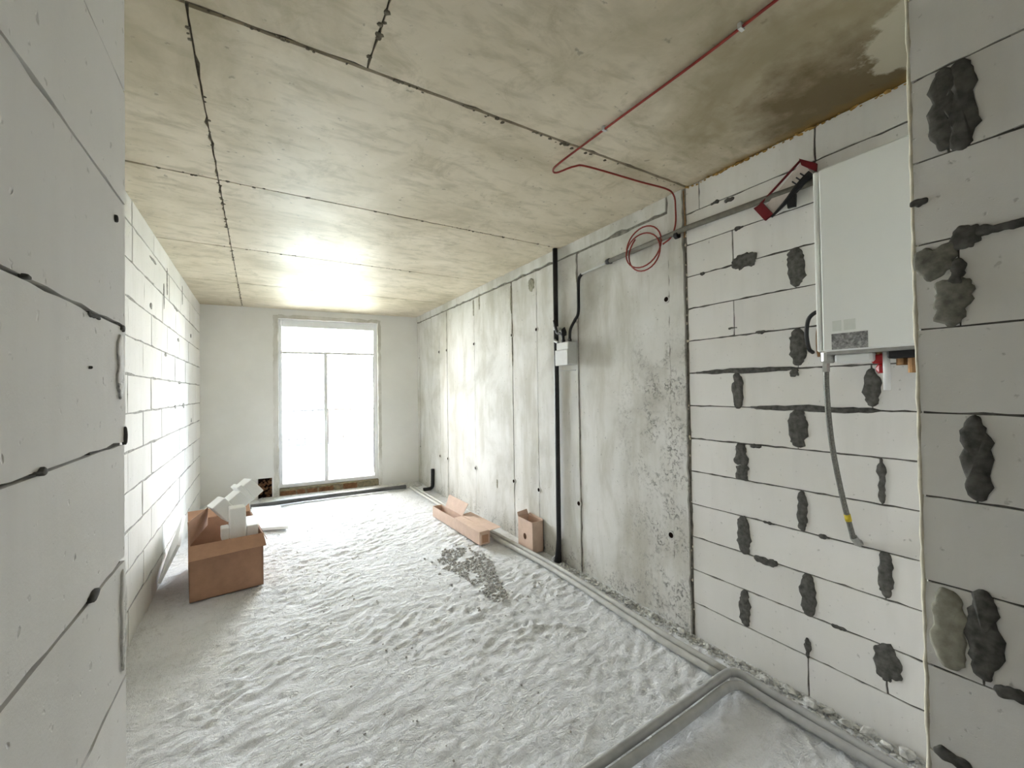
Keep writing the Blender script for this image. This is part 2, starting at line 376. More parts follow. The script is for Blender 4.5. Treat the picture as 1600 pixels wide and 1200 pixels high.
def rough_outline(x0, x1, z0, z1, step, j, chips=0.0, seed=0):
    rnd = random.Random(seed); pts = []
    def edge(a, b):
        L = math.dist(a, b); n = max(1, round(L/step)); nx, nz = -(b[1]-a[1])/L, (b[0]-a[0])/L
        for i in range(n):
            t = i/n; d = rnd.uniform(0, j)
            if rnd.random() < chips: d += rnd.uniform(1, 3)*j
            if i == 0: pts.append((a[0]+(nx+(b[0]-a[0])/L)*d, a[1]+(nz+(b[1]-a[1])/L)*d))
            else: pts.append((a[0]+(b[0]-a[0])*t+nx*d, a[1]+(b[1]-a[1])*t+nz*d))
    edge((x0, z0), (x1, z0)); edge((x1, z0), (x1, z1)); edge((x1, z1), (x0, z1)); edge((x0, z1), (x0, z0))
    return pts
def slab(outline, depth, back_grow=0.0):
    n = len(outline); mb = MB()
    vs = [(x, 0, z) for x, z in outline]+[(x, depth, z) for x, z in outline]
    return mb.add(vs, [tuple(range(n))]+[((i+1) % n, i, n+i, n+(i+1) % n) for i in range(n)])

# frame of a wall: local x runs along the wall, local -y is out of it
RZ = {'-x': -PI/2, '+x': PI/2, '-y': 0.0, '+y': PI}
def wall_point(n, plane, along):
    return (plane, along, 0) if n[1] == 'x' else (along, plane, 0)
BLOCK_CACHE = {}
def block_mesh(L, h, var, j, fine):
    key = (round(L, 3), round(h, 3), var, j, fine)
    if key not in BLOCK_CACHE:
        out = rough_outline(-L/2, L/2, -h/2, h/2, 0.035 if fine else 0.11, j, 0.2, seed=hash(key) % 9999)
        BLOCK_CACHE[key] = slab(out, 0.06).mesh('block', 'aac')
    return BLOCK_CACHE[key]
def lay_blocks(parent, n, plane, a0, a1, beds, joints, gap=0.008, j=0.0025, fine=False, proud=0.003):
    """beds: z of bed joints incl. bottom and top; joints(k): positions of cross joints of course k"""
    for k in range(len(beds)-1):
        z0, z1 = beds[k], beds[k+1]
        cuts = sorted({a0, a1, *[c for c in joints(k) if a0+0.03 < c < a1-0.03]})
        for c0, c1 in zip(cuts[:-1], cuts[1:]):
            L = c1-c0-gap; h = z1-z0-gap
            if L < 0.015 or h < 0.015: continue
            me = block_mesh(L, h, random.randrange(3), j, fine)
            p = Vector(wall_point(n, plane, (c0+c1)/2)); p.z = (z0+z1)/2
            nv = Vector(((-1 if n[0] == '-' else 1) if n[1] == 'x' else 0, (-1 if n[0] == '-' else 1) if n[1] == 'y' else 0, 0))
            o = link('block', me, parent, p+nv*random.uniform(0, proud), RZ[n])
            o.rotation_euler = (random.uniform(-.002, .002), 0, RZ[n]+random.uniform(-.0015, .0015))
def smear(parent, n, plane, along, z, w, h, thick=0.004, mat='smear', seed=0, nx=2.6, proud=0.003, name='mortar_smear', tilt=0.0):
    rnd = random.Random(seed); N = 44; mb = MB(); out = []
    ox, oy = rnd.uniform(0, 50), rnd.uniform(0, 50); fr = 26.0; amp = 0.16*min(w, h)+0.006
    for i in range(N):
        q = 2*PI*i/N; c, s_ = math.cos(q), math.sin(q)
        x = math.copysign(abs(c)**(2/nx), c)*w/2; y = math.copysign(abs(s_)**(2/nx), s_)*h/2
        d = amp*(noise.noise((x*fr+ox, y*fr+oy, 1.0))+0.6*noise.noise((x*fr*3+ox, y*fr*3+oy, 4.0)))
        l = math.hypot(x/w, y/h)+1e-6
        dx, dy = (x/w/l)*d, (y/h/l)*d
        if w > 2*h: dx *= 0.3
        if h > 2*w: dy *= 0.3
        out.append((x+dx+tilt*y, y+dy))
    rings = [(1.0, 0.004), (0.99, -thick*0.15), (0.86, -thick*0.7), (0.5, -thick)]
    vs = [(x*sc, y0+(0 if i < 2 else 0.35*thick*noise.noise((x*sc*40+ox, zz*sc*40, 7))), zz*sc) for i, (sc, y0) in enumerate(rings) for x, zz in out]
    vs.append((0, -thick, 0)); fs = []
    for r in range(3):
        for i in range(N): a, b = r*N+i, r*N+(i+1) % N; fs.append((a, b, b+N, a+N))
    for i in range(N): fs.append((3*N+i, 3*N+(i+1) % N, 4*N))
    mb.add(vs, fs)
    p = Vector(wall_point(n, plane, along)); p.z = z
    nv = Vector(((-1 if n[0] == '-' else 1) if n[1] == 'x' else 0, (-1 if n[0] == '-' else 1) if n[1] == 'y' else 0, 0))
    return mb.build(name, mat, parent, True, p+nv*proud, RZ[n])

# ================================================================== THE SETTING
# ---- floor
def floor_z(x, y):
    z = -0.009+0.007*noise.fractal((x*1.7, y*1.7, 0.3), 1.0, 2.0, 3)+0.0045*noise.fractal((x*7, y*11, 2.1), 0.9, 2.0, 3)
    rx, ry = 0.8*x+0.6*y, -0.6*x+0.8*y
    rg = 1-abs(noise.noise((rx*7+3, ry*15, 8.8))); mk = 0.35+0.65*max(0, min(1, 0.5+1.6*noise.noise((x*1.3+4, y*1.3, 1.1))))
    z += mk*(0.013*(rg**3-0.6)+0.006*noise.noise((rx*16, ry*30, 2.2)))
    n2 = noise.noise((x*3.1+9, y*4.3, 5.2))
    z += 0.004*max(0, n2-0.1)*noise.noise((x*26, y*40, 1.7))*4
    for (ax, ay), (bx, by) in (((1.35, 2.28), (1.50, 2.26)), ((1.50, 2.26), (1.64, 2.18)), ((1.64, 2.18), (1.73, 2.07))):
        t = max(0, min(1, ((x-ax)*(bx-ax)+(y-ay)*(by-ay))/((bx-ax)**2+(by-ay)**2)))
        d = math.hypot(x-ax-t*(bx-ax), y-ay-t*(by-ay))
        if d < 0.06: z += 0.010*math.exp(-(d/0.018)**2)
    return min(z, 0.008)
def build_floor():
    x0, x1, y0, y1, st = -0.86, 2.46, -0.42, 7.3, 0.0145
    nx = int((x1-x0)/st)+1; ny = int((y1-y0)/st)+1
    vs = []
    for j in range(ny):
        y = y0+j*st
        for i in range(nx):
            x = x0+i*st
            vs.append((x, y, floor_z(x, y) if y > -0.4 else -0.006))
    fs = [(j*nx+i, j*nx+i+1, (j+1)*nx+i+1, (j+1)*nx+i) for j in range(ny-1) for i in range(nx-1)]
    mb = MB(); mb.add(vs, fs)
    mb.add([(x0, YB-.1, -.006), (x1, YB-.1, -.006), (x1, y0+.01, -.006), (x0, y0+.01, -.006)], [(0, 1, 2, 3)])
    return tag(mb.build('floor', 'floor', smooth=True), 'rough pale grey cement screed floor', 'floor', kind='structure')
floor = build_floor()

# ---- ceiling: cast slab with formwork panels
mb = MB(); mb.box(-1.1, 2.7, YB-0.2, 7.36, H+0.012, H+0.25)
ceiling = tag(mb.build('ceiling', 'seam'), 'bare cast concrete ceiling with formwork seams and a brown water stain', 'ceiling', kind='structure')
def ceil_panel(x0, x1, y0, y1, g, dz, seed):
    gx = 0.004
    out = rough_outline(x0+gx/2, x1-gx/2, y0+g/2, y1-g/2, 0.045, 0.003, 0.12, seed)
    n = len(out)
    vs = [(x, y, H+dz) for x, y in out]+[(x, y, H+0.02) for x, y in out]
    m2 = MB(); m2.add(vs, [tuple(range(n-1, -1, -1))]+[(i, (i+1) % n, n+(i+1) % n, n+i) for i in range(n)])
    m2.build('ceiling_panel', 'ceil', ceiling)
rows = [0.33, 1.644, 2.927, 4.231, 5.556, 7.3]
sd = 1
for k in range(5):
    cols = [-1.0, 0.362, 2.45] if k == 0 else [-1.0, -0.192, 2.45]
    for a, b in zip(cols[:-1], cols[1:]):
        ceil_panel(a, b, rows[k], rows[k+1], (0.016, 0.011, 0.008, 0.007, 0.007)[k], random.uniform(0, 0.002), sd); sd += 1
ceil_panel(-1.0, 2.45, -0.95, 0.33, 0.006, 0.001, 90); ceil_panel(-1.0, 2.45, YB-0.1, -0.95, 0.006, 0.0, 91)
# crumbs of cement hanging in the seams
mb = MB()
for (xa, ya, xb, yb, cnt) in ((-0.19, 1.644, 2.2, 1.67, 46), (-0.6, 2.927, 2.2, 2.927, 40), (-0.192, 1.7, -0.192, 6.8, 60), (0.362, 1.0, 0.362, 1.64, 16), (-0.6, 4.231, 1.9, 4.231, 26)):
    for i in range(cnt):
        t = random.random(); mb.lump((xa+(xb-xa)*t+random.uniform(-.008, .008), ya+(yb-ya)*t+random.uniform(-.008, .008), H+0.001), random.choice((.004, .005, .006, .009)), (1.3, 1.3, 0.5))
tag(mb.build('seam_crumbs', 'seam', ceiling), kind='stuff')

# ---- left wall of white blocks
mb = MB(); mb.box(XL-0.25, XL-0.003, 0.9, 7.3, -0.05, H+0.02)
wall_left = tag(mb.build('wall_left', 'mortar_light'), 'long wall of white aerated blocks running to the balcony door', 'wall', kind='structure')
ZL = [-0.03+0.2375*k for k in range(12)]+[H+0.02]
def joints_left(k):
    off = 3.40 if k % 2 == 0 else 3.80
    off += {10: 0.12, 9: 0.05, 3: -0.03, 8: 0.02, 11: 0.35}.get(k, 0)
    return [off+0.645*i for i in range(-6, 8)]
lay_blocks(wall_left, '+x', XL, 0.99, 7.1, ZL, joints_left, gap=0.007, j=0.003)
for i, (yy, zz, w, h) in enumerate([(4.12, 2.53, .24, .022), (4.70, 2.5, .03, .24), (5.15, 2.34, .22, .03), (4.55, 2.34, .03, .22), (5.28, 2.05, .1, .03), (5.35, 1.63, .12, .03), (5.1, 1.39, .08, .03), (5.55, 2.55, .03, .2), (4.05, 2.17, .06, .04), (4.62, 1.85, .08, .03), (5.6, 1.39, .1, .05), (6.2, 2.2, .05, .04), (6.2, 1.2, .04, .05)]):
    smear(wall_left, '+x', XL, yy, zz, w, h, 0.003, 'mortar_light', 300+i)

# ---- right wall: cast concrete part
CE = 1.669
mb = MB(); mb.box(XR+0.006, XR+0.25, CE-0.02, 7.2, -0.05, H+0.02)
wall_right = tag(mb.build('wall_right', 'wallseam'), 'cast concrete wall with upright formwork seams and tie holes', 'wall', kind='structure')
seams = [CE, 1.79, 2.70, 3.295, 3.75, 4.65, 5.53, 5.82, 6.70, 6.98]
for i, (a, b) in enumerate(zip(seams[:-1], seams[1:])):
    g = 0.006; L = b-a-g; zt = 2.74 if i < 1 else 2.632
    out = rough_outline(-L/2, L/2, -0.04, zt, 0.05, 0.003, 0.15, 40+i)
    dp = [0.010, -0.004, 0.004, 0.002, 0.004, 0.001, 0.003, 0.0, 0.0][i]
    slab(out, 0.03).build('concrete_panel', 'conc', wall_right, False, (XR-dp, (a+b)/2, 0), RZ['-x'])
for i, (a, b, dp) in enumerate([(1.80, 2.98, 0.003), (2.98, 4.9, 0.012), (4.9, 6.98, 0.010)]):
    out = rough_outline(-(b-a)/2, (b-a)/2, 2.645, H+0.01, 0.05, 0.005, 0.25, 60+i)
    slab(out, 0.03).build('top_band', 'conc', wall_right, False, (XR-dp, (a+b)/2, 0), RZ['-x'])
def tie_hole(y, z, r=0.016):
    mb = MB(); N = 12
    rings = [(1.5, 0.006), (1.45, -0.002), (1.0, -0.003), (0.85, 0.004)]
    vs = [(math.cos(2*PI*i/N)*r*s_, d, math.sin(2*PI*i/N)*r*s_) for s_, d in rings for i in range(N)]
    fs = [(k*N+i, k*N+(i+1) % N, (k+1)*N+(i+1) % N, (k+1)*N+i) for k in range(3) for i in range(N)]
    mb.add(vs[:3*N], [f for f in fs if max(f) < 3*N]); mb.cur = 1
    mb.add(vs[2*N:], [(i, (i+1) % N, N+(i+1) % N, N+i) for i in range(N)]+[tuple(range(2*N-1, N-1, -1))])
    mb.build('tie_hole', ['conc', 'void'], wall_right, False, (XR-0.009, y, z), RZ['-x'])
for y in (5.82, 5.53, 4.65, 3.75, 3.295, 2.715, 1.805):
    tie_hole(y, 2.075); tie_hole(y, 0.555, 0.018)
tie_hole(6.70, 2.05, 0.01); tie_hole(6.70, 0.6, 0.01); tie_hole(1.735, 1.40, 0.010); tie_hole(1.735, 1.02, 0.010)
for i, (yy, zz, w, h) in enumerate([(3.76, 2.45, .035, .3), (4.66, 2.52, .03, .2), (3.38, 2.52, .09, .12), (3.75, 2.0, .02, .5), (4.5, 2.55, .03, .16), (4.12, 0.46, .03, .10)]):
    smear(wall_right, '-x', XR, yy, zz, w, h, 0.003, 'smear_pale', 330+i, proud=0.006, name='cement_run')

# ---- right wall: block part
BE = 1.655
mb = MB(); mb.box(XR+0.006, XR+0.25, 0.2, BE, -0.05, H+0.02)
wall_block = tag(mb.build('wall_right_block', 'mortar'), 'white block wall with dark mortar smears behind the boiler', 'wall', kind='structure')
ZR = [-0.03, 0.19, 0.39, 0.59, 0.79, 0.99, 1.19, 1.39, 1.59, 1.787, 1.985, 2.182, 2.378, 2.572, H]
JR = {0: [1.031], 1: [1.34, .731], 2: [1.03], 3: [1.338, .727], 4: [1.045], 5: [1.34, .731], 6: [1.052], 7: [1.35, .755],
      8: [1.043], 9: [1.362, .76], 10: [1.045], 11: [1.36, .76], 12: [.95], 13: [1.562, .947]}
lay_blocks(wall_block, '-x', XR, 0.30, BE, ZR, lambda k: JR[k], gap=0.005, j=0.0014, fine=True, proud=0.002)
RS = [(1.297,2.187,0.141,0.080), (1.041,2.087,0.080,0.195), (1.041,1.694,0.070,0.185), (1.057,1.571,0.043,0.045), (1.326,1.589,0.571,0.026), (1.373,2.555,0.060,0.029), (1.350,1.482,0.058,0.205), (1.001,1.390,0.571,0.026), (0.755,1.489,0.056,0.171), (1.051,1.292,0.086,0.188), (1.338,1.126,0.078,0.131), (1.332,1.030,0.071,0.085), (1.257,1.183,0.058,0.021), (0.729,1.092,0.026,0.195), (1.040,0.890,0.050,0.195), (1.334,0.690,0.072,0.215), (1.221,0.588,0.121,0.040), (0.726,0.695,0.056,0.195), (1.024,0.490,0.068,0.205), (1.338,0.288,0.060,0.195), (0.728,0.317,0.092,0.160), (1.032,0.230,0.022,0.100),
      (1.22,1.79,.05,.014), (1.46,2.57,.05,.02), (1.55,2.18,.03,.02), (1.2,0.79,.06,.014), (0.95,0.79,.05,.014), (0.9,0.39,.06,.016), (1.32,2.378,.05,.016), (1.37,1.83,.05,.012)]
for i, (yy, zz, w, h) in enumerate(RS): smear(wall_block, '-x', XR, yy, zz, w, h, 0.003, 'smear', 100+i)
# rusty expanding foam in the joint under the ceiling and pale foam beside the concrete
mb = MB(); y = 0.36
while y < 1.66:
    mb.lump((XR-0.004+random.uniform(-.006, .004), y, H-0.006+random.uniform(-.006, .004)), random.choice((.004, .005, .007, .010)), (0.8, 1.5, 0.8)); y += random.uniform(.008, .03)
tag(mb.build('foam_bead', 'pufoam', wall_block), 'yellowed foam squeezed out under the ceiling', kind='stuff')
mb = MB()
for z in [2.6, 2.45, 2.2, 2.12, 2.05, 1.95, 1.9, 1.79, 1.39, 1.37, 1.2, 1.185, 0.8, 0.5, 0.32]+[random.uniform(.1, 2.7) for _ in range(8)]:
    mb.lump((XR+0.000, BE+0.006+random.uniform(-.006, .006), z), random.uniform(.003, .007), (0.9, 0.9, 1.6))
tag(mb.build('foam_crumbs', 'pufoam_pale', wall_block), kind='stuff')

# ---- hall walls either side of the viewer
mb = MB(); mb.box(HALL_R+0.008, HALL_R+0.12, YB, HALL_R_END-0.006, -0.05, H+0.02)
hall_right = tag(mb.build('wall_hall_right', 'mortar'), 'end of the grey block hall wall with large black mortar smears', 'wall', kind='structure')
ZH = [-0.03, 0.034, 0.235, 0.437, 0.638, 0.838, 1.036, 1.237, 1.434, 1.632, 1.835, 2.033, 2.233, 2.433, 2.633, H]
def joints_hall_right(k): return ([0.27+0.6*i for i in range(-4, 1)] if k % 2 == 1 else [-0.03+0.6*i for i in range(-4, 1)])
JH = {5: 0.269, 7: 0.27, 9: 0.288, 11: 0.299}
lay_blocks(hall_right, '-x', HALL_R, -1.2, HALL_R_END, ZH, lambda k: [JH.get(k, 0.28)-0.6*i for i in range(3)] if k % 2 == 1 else [-0.02-0.6*i for i in range(3)], gap=0.003, j=0.001, fine=True, proud=0.001)
for i, a in enumerate([(0.305,2.136,0.050,0.195,'smear'), (0.276,2.130,0.050,0.205,'smear'), (0.352,1.936,0.034,0.020,'smear'), (0.276,1.831,0.050,0.060,'smear'), (0.227,1.836,0.080,0.020,'smear'), (0.325,1.792,0.066,0.075,'smear_mid'), (0.300,1.690,0.070,0.105,'smear_mid'), (0.291,1.75,0.03,0.06,'smear'),
        (0.269,1.336,0.046,0.191,'smear'), (0.266,0.948,0.050,0.200,'smear'), (0.230,0.846,0.050,0.030,'smear'), (0.322,0.938,0.062,0.185,'smear_pale'), (0.322,0.642,0.067,0.03,'smear')]):
    smear(hall_right, '-x', HALL_R, *a[:4], 0.004, a[4], 140+i)
mb = MB(); zz = 0.0; pts = []; rs = []
while zz < H-0.02:
    pts.append((HALL_R+0.0025+random.uniform(-.001, .001), HALL_R_END+0.001+random.uniform(-.0012, .0012), zz)); rs.append(random.uniform(.0035, .006)); zz += 0.03
mb.tube(pts, rs, 6)  # bead stands in for the wall-end chamfer catching window light
tag(mb.build('lit_edge_bead', 'pufoam_pale', hall_right, True), 'thin pale bead standing in for the window-lit edge of the wall end')

mb = MB(); mb.box(HALL_L-0.12, HALL_L-0.010, YB, HALL_L_END-0.006, -0.05, H+0.02)
hall_left = tag(mb.build('wall_hall_left', 'mortar'), 'end of the grey block hall wall opposite the boiler', 'wall', kind='structure')
ZLp = [-0.03, 0.025, 0.225, 0.425, 0.625, 0.825, 1.027, 1.226, 1.423, 1.620, 1.832, 2.032, 2.232, 2.432, 2.632, H]
lay_blocks(hall_left, '+x', HALL_L, -1.0, HALL_L_END, ZLp, lambda k: [0.20-0.6*i for i in range(2)] if k % 2 else [-0.1-0.6*i for i in range(2)], gap=0.003, j=0.0012, fine=True, proud=0.001)
for i, (yy, zz, w, h) in enumerate([(0.80, 1.614, .05, .010), (0.60, 1.622, .015, .007), (0.94, 1.616, .02, .012), (0.958, 1.435, .006, .03), (0.63, 1.424, .03, .008), (0.783, 1.543, .005, .007), (0.905, 1.79, .005, .007), (0.80, 1.229, .04, .009)]):
    smear(hall_left, '+x', HALL_L, yy, zz, w, h, 0.002, 'smear', 180+i)
for i, (yy, zz, w, h) in enumerate([(0.93, 1.55, .03, .11), (0.945, 1.13, .03, .17)]):
    smear(hall_left, '+x', HALL_L, yy, zz, w, h, 0.0012, 'conc', 195+i, name='plaster_patch')

# ---- returns facing the room, and the hall beyond the viewer
mb = MB(); mb.box(HALL_R+0.004, XR+0.1, HALL_R_END-0.16, HALL_R_END-0.012, -0.05, H+0.02)
wall_br = tag(mb.build('wall_back_right', 'mortar'), 'short block return wall beside the boiler', 'wall', kind='structure')
lay_blocks(wall_br, '+y', HALL_R_END-0.005, HALL_R+0.01, XR, ZR, lambda k: [1.66 if k % 2 else 1.96], gap=0.007)
mb = MB(); mb.box(XL-0.1, HALL_L-0.004, HALL_L_END-0.16, HALL_L_END-0.012, -0.05, H+0.02)
wall_bl = tag(mb.build('wall_back_left', 'mortar'), 'narrow block return wall beside the hall opening', 'wall', kind='structure')
lay_blocks(wall_bl, '+y', HALL_L_END-0.005, XL, HALL_L-0.01, ZL, lambda k: [-.45 if k % 2 else 9], gap=0.007)
mb = MB(); mb.box(-0.5, 1.6, YB-0.2, YB, -0.05, H+0.02)
tag(mb.build('wall_hall_back', 'plaster'), 'plain plastered end wall of the hall', 'wall', kind='structure')

# ---- far wall with the balcony door opening
OU0, OU1, OZ = 0.935, 2.335, 2.605; NU0, NU1, NZ = 0.665, 0.845, 0.29
mb = MB()
mb.box(-0.1, NU0, 0, 0.3, -0.05, H+0.02); mb.box(NU0, NU1, 0, 0.3, NZ, H+0.02); mb.box(NU0, NU1, 0.12, 0.3, -0.05, NZ)
mb.box(NU1, OU0, 0, 0.3, -0.05, H+0.02); mb.box(OU0, OU1, 0, 0.3, OZ, H+0.02); mb.box(OU1, 3.2, 0, 0.3, -0.05, H+0.02)
wall_far = tag(mb.build('wall_far', 'plaster', None, False, FA, FROT), 'plastered pale grey end wall around the balcony door', 'wall', kind='structure')
mb = MB(); mb.box(-1, OU0, .3, .33, -.1, 3.0); mb.box(OU1, 4.2, .3, .33, -.1, 3.0); mb.box(OU0, OU1, .3, .33, OZ, 3.0)  # unseen outer skin, added to lessen light bounced onto the parapet
mb.build('added_outer_skin', 'outer_skin', wall_far)
# raw edge strips round the opening, broken corner at the foot
def far_part(name, mat, mb, parent): return mb.build(name, mat, parent)
for (u0, u1, z0, z1, sd_) in ((OU0-0.07, OU0+0.004, 0.0, OZ+0.05, 1), (OU1-0.004, OU1+0.05, 0.0, OZ+0.05, 2), (OU0, OU1, OZ-0.004, OZ+0.06, 3)):
    out = rough_outline(u0, u1, z0, z1, 0.05, 0.006, 0.2, sd_)
    slab(out, 0.02).build('reveal_strip', 'conc', wall_far, False, (0, -0.006, 0))
mb = MB()
for i in range(26):
    mb.lump((random.uniform(NU0+.01, NU1-.005), random.uniform(.03, .12), random.uniform(0, NZ-.03)), random.uniform(.015, .04), (1, 1, 1), .35)
mb.build('broken_brick', 'brick', wall_far)
mb = MB(); mb.box(NU0-0.002, NU1+0.002, 0.10, 0.125, -0.02, NZ+0.004); mb.build('niche_back', 'void', wall_far)

# ---- balcony door
V0, V1 = 0.10, 0.17
door = tag(empty('door_1', FA, FROT), 'white plastic balcony door with transom light over two glazed leaves', 'door', kind='structure')
ZB0, ZB1 = 0.105, 2.604
mb = MB(); fwid = 0.05
mb.bevel_box(OU0, OU0+0.042, V0, V1, ZB0, ZB1, .004); mb.bevel_box(OU1-0.055, OU1, V0, V1, ZB0, ZB1, .004)
mb.bevel_box(OU0+.042, OU1-.055, V0, V1, 2.50, ZB1, .004); mb.bevel_box(OU0+.042, OU1-.055, V0, V1, ZB0, 0.16, .004)
mb.build('door_frame', 'pvc', door)
mb = MB(); mb.bevel_box(OU0+.042, OU1-.055, V0, V1, 2.098, 2.132, .004); mb.build('transom_bar', 'pvc', door)
mb = MB(); mb.bevel_box(1.545, 1.592, V0-0.005, V1, 0.16, 2.098, .004); mull = mb.build('mullion', 'pvc', door)
mb = MB(); mb.box(OU1-0.062, OU1-0.055, V0+.01, V1-.01, .2, 2.09); mb.box(1.592, 1.597, V0+.01, V1-.01, .17, 2.09); mb.build('gasket', 'gasket', door)
mb = MB(); mb.box(OU0+.042, 1.545, .132, .138, .16, 2.098); mb.build('pane', 'glass_blue', door)
mb = MB(); mb.box(1.597, OU1-.062, .132, .138, .16, 2.098); mb.build('pane', 'glass', door)
mb = MB(); mb.box(OU0+.042, OU1-.055, .132, .138, 2.132, 2.50); mb.build('pane', 'glass', door)
mb = MB(); mb.bevel_box(1.553, 1.584, V0-.016, V0-.003, .95, 1.13, .003); mb.tube([(1.568, V0-.016, 1.08), (1.568, V0-.05, 1.08), (1.568, V0-.055, .97)], .008, 8); mb.build('handle', 'pvc', mull)

sill = tag(empty('trim_1', FA, FROT), 'rough brown masonry step under the balcony door', 'threshold', kind='structure')
mb = MB(); mb.box(OU0+.002, OU1-.002, 0.03, 0.28, -0.03, 0.102); mb.build('sill_core', 'brick_grey', sill)
u = OU0+0.005; i = 0
while u < OU1-0.05:
    L = min(random.choice((0.12, 0.17, 0.22)), OU1-.005-u)
    out = rough_outline(-L/2+.004, L/2-.004, -.03, random.uniform(.07, .10), 0.03, 0.006, .3, 500+i)
    slab(out, 0.05).build('brick', 'brick' if i in (0, 1, 2, 3, 5) else 'brick_grey', sill, False, (u+L/2, 0.012+random.uniform(-.012, .012), 0)); u += L; i += 1
mb = MB(); mb.box(0.72, 2.95, -0.30, 0.02, -0.03, 0.012)
tag(mb.build('trim_2', 'crumb', None, False, FA, FROT), 'pale raised mortar strip along the foot of the end wall', 'mortar strip', kind='structure')

# ---- balcony and the land beyond
mb = MB(); mb.box(-1.0, 4.2, 0.3, 1.60, -0.1, 0.085)
tag(mb.build('floor_balcony', 'balcony', None, False, FA, FROT), 'pale concrete balcony floor outside the door', 'balcony', kind='structure')
par = tag(empty('wall_balcony', FP(0, 1.36, 0.085), FROT), 'low pale blue balcony parapet with dark capping', 'parapet', kind='structure')
mb = MB(); mb.box(-1.0, 4.2, 0, 0.12, 0, 0.49); mb.build('parapet_wall', 'parapet', par)
mb = MB(); mb.box(-1.0, 4.2, -.02, 0.14, 0.49, 0.515); mb.build('capping', 'cap', par)
rail = tag(empty('balcony_railing', FP(0, 1.42, 0.60), FROT), 'thin metal railing on top of the balcony parapet', 'railing')
mb = MB(); mb.box(-1, 4.2, -.02, .02, 0.575, 0.61); mb.build('top_rail', 'rail', rail)
mb = MB(); mb.box(-1, 4.2, -.01, .01, 0.08, 0.095); mb.build('bottom_rail', 'rail', rail)
bar = MB().box(-.011, .011, -.011, .011, 0, .58).mesh('bar', 'rail')
u = -0.9
while u < 4.1: link('bar', bar, rail, (u, 0, 0)); u += 0.128
mb = MB(); mb.box(-1.0, 4.2, 0.3, 1.80, 2.77, 2.95)  # added overhead slab, keeps steep sky light off the floor by the door
tag(mb.build('added_shade_slab', 'balcony', None, False, FA, FROT), 'unseen slab added over the balcony to cut steep sky light', 'slab', kind='structure')
mb = MB(); mb.add([(-900, 12, -28), (900, 12, -28), (900, 1500, -28), (-900, 1500, -28)], [(0, 1, 2, 3)])
tag(mb.build('ground', 'ground'), 'hazy pale land far below the balcony', 'ground', kind='structure')

# ================================================================== THINGS
# ---- wall-hung boiler
BX0, BX1, BY0, BY1, BZ0, BZ1 = 1.978, 2.262, 0.425, 0.838, 1.640, 2.390
boiler = tag(empty('gas_boiler', ((BX0+BX1)/2, (BY0+BY1)/2, BZ0)), 'white wall-hung gas boiler with grey rating label on its front', 'boiler')
def rel(root, mb_):
    L = root.location; mb_.v = [(x-L.x, y-L.y, z-L.z) for x, y, z in mb_.v]; return mb_
def part(root, name, mats, mb_, smooth=False): return rel(root, mb_).build(name, mats, root, smooth)
mb = MB(); mb.bevel_box(BX0+.035, BX1, BY0, BY1, BZ0+.01, BZ1, .004); part(boiler, 'casing', 'boiler_side', mb)
mb = MB(); prof = [(BX0+.033, 0), (BX0+.008, .003), (BX0, .012), (BX0, 1)]
mb.bevel_box(BX0, BX0+.033, BY0+.002, BY1-.022, BZ0, BZ1, .007); front = part(boiler, 'front_panel', 'boiler', mb)
mb = MB(); mb.bevel_box(BX0+.004, BX0+.034, BY1-.019, BY1, BZ0, BZ1, .006); part(boiler, 'edge_trim', 'boiler', mb)
mb = MB(); mb.bevel_box(BX0+.05, BX1-.02, BY0+.015, BY1-.015, BZ0-.012, BZ0+.012, .003); part(boiler, 'base_tray', 'steel', mb)
mb = MB(); mb.box(BX0-.0012, BX0+.001, 0.664, 0.782, 1.645, 1.708); o = part(boiler, 'rating_label', 'sticker', mb); o.parent = front; o['label'] = 'grey printed rating label'
for a, b_ in ((0.748, 0.778), (0.702, 0.740)):
    mb = MB(); mb.box(BX0-.0008, BX0+.001, a, b_, 1.718, 1.760); part(boiler, 'display_mark', 'ghost', mb).parent = front
# fittings under the casing
mb = MB(); mb.tube([(2.075, 0.835, 1.640), (2.075, 0.835, 1.605), (2.075, 0.835, 1.596)], [.027, .027, .018], 14); part(boiler, 'gas_connector', 'steel', mb)
mb = MB(); mb.bevel_box(2.04, 2.10, 0.675, 0.80, 1.592, 1.632, .008); part(boiler, 'packing_pouch', 'boiler_side', mb)
mb = MB(); mb.tube([(2.09, 0.668, 1.64), (2.09, 0.668, 1.615)], .012, 10); part(boiler, 'valve_stem', 'brass', mb)
mb = MB(); mb.bevel_box(2.075, 2.105, 0.645, 0.69, 1.585, 1.622, .006); mb.lump((2.09, .664, 1.565), .02, (1, .9, 1.2), .15); o = part(boiler, 'red_valve', 'redbright', mb); o['label'] = 'red plastic valve handle'
mb = MB(); mb.tube([(2.08, 0.643, 1.64), (2.08, 0.643, 1.48)], .0115, 12); part(boiler, 'drain_pipe', 'pvc', mb, True)
mb = MB(); mb.bevel_box(2.04, 2.2, 0.47, 0.63, 1.60, 1.634, .006); part(boiler, 'valve_block', 'black', mb)
mb = MB(); mb.tube([(2.09, 0.60, 1.60), (2.09, 0.60, 1.575)], .017, 12); mb.tube([(2.08, 0.565, 1.60), (2.08, 0.565, 1.545)], .016, 12); mb.tube([(2.09, .52, 1.6), (2.09, .52, 1.55)], .016, 12); part(boiler, 'pipe_union', 'brass', mb)
mb = MB(); mb.sheet([(2.20, 0.60, 2.392), (2.20, 0.52, 2.392), (2.16, 0.50, 2.455), (2.16, 0.575, 2.43)], .004); part(boiler, 'hanging_lug', 'boiler', mb)

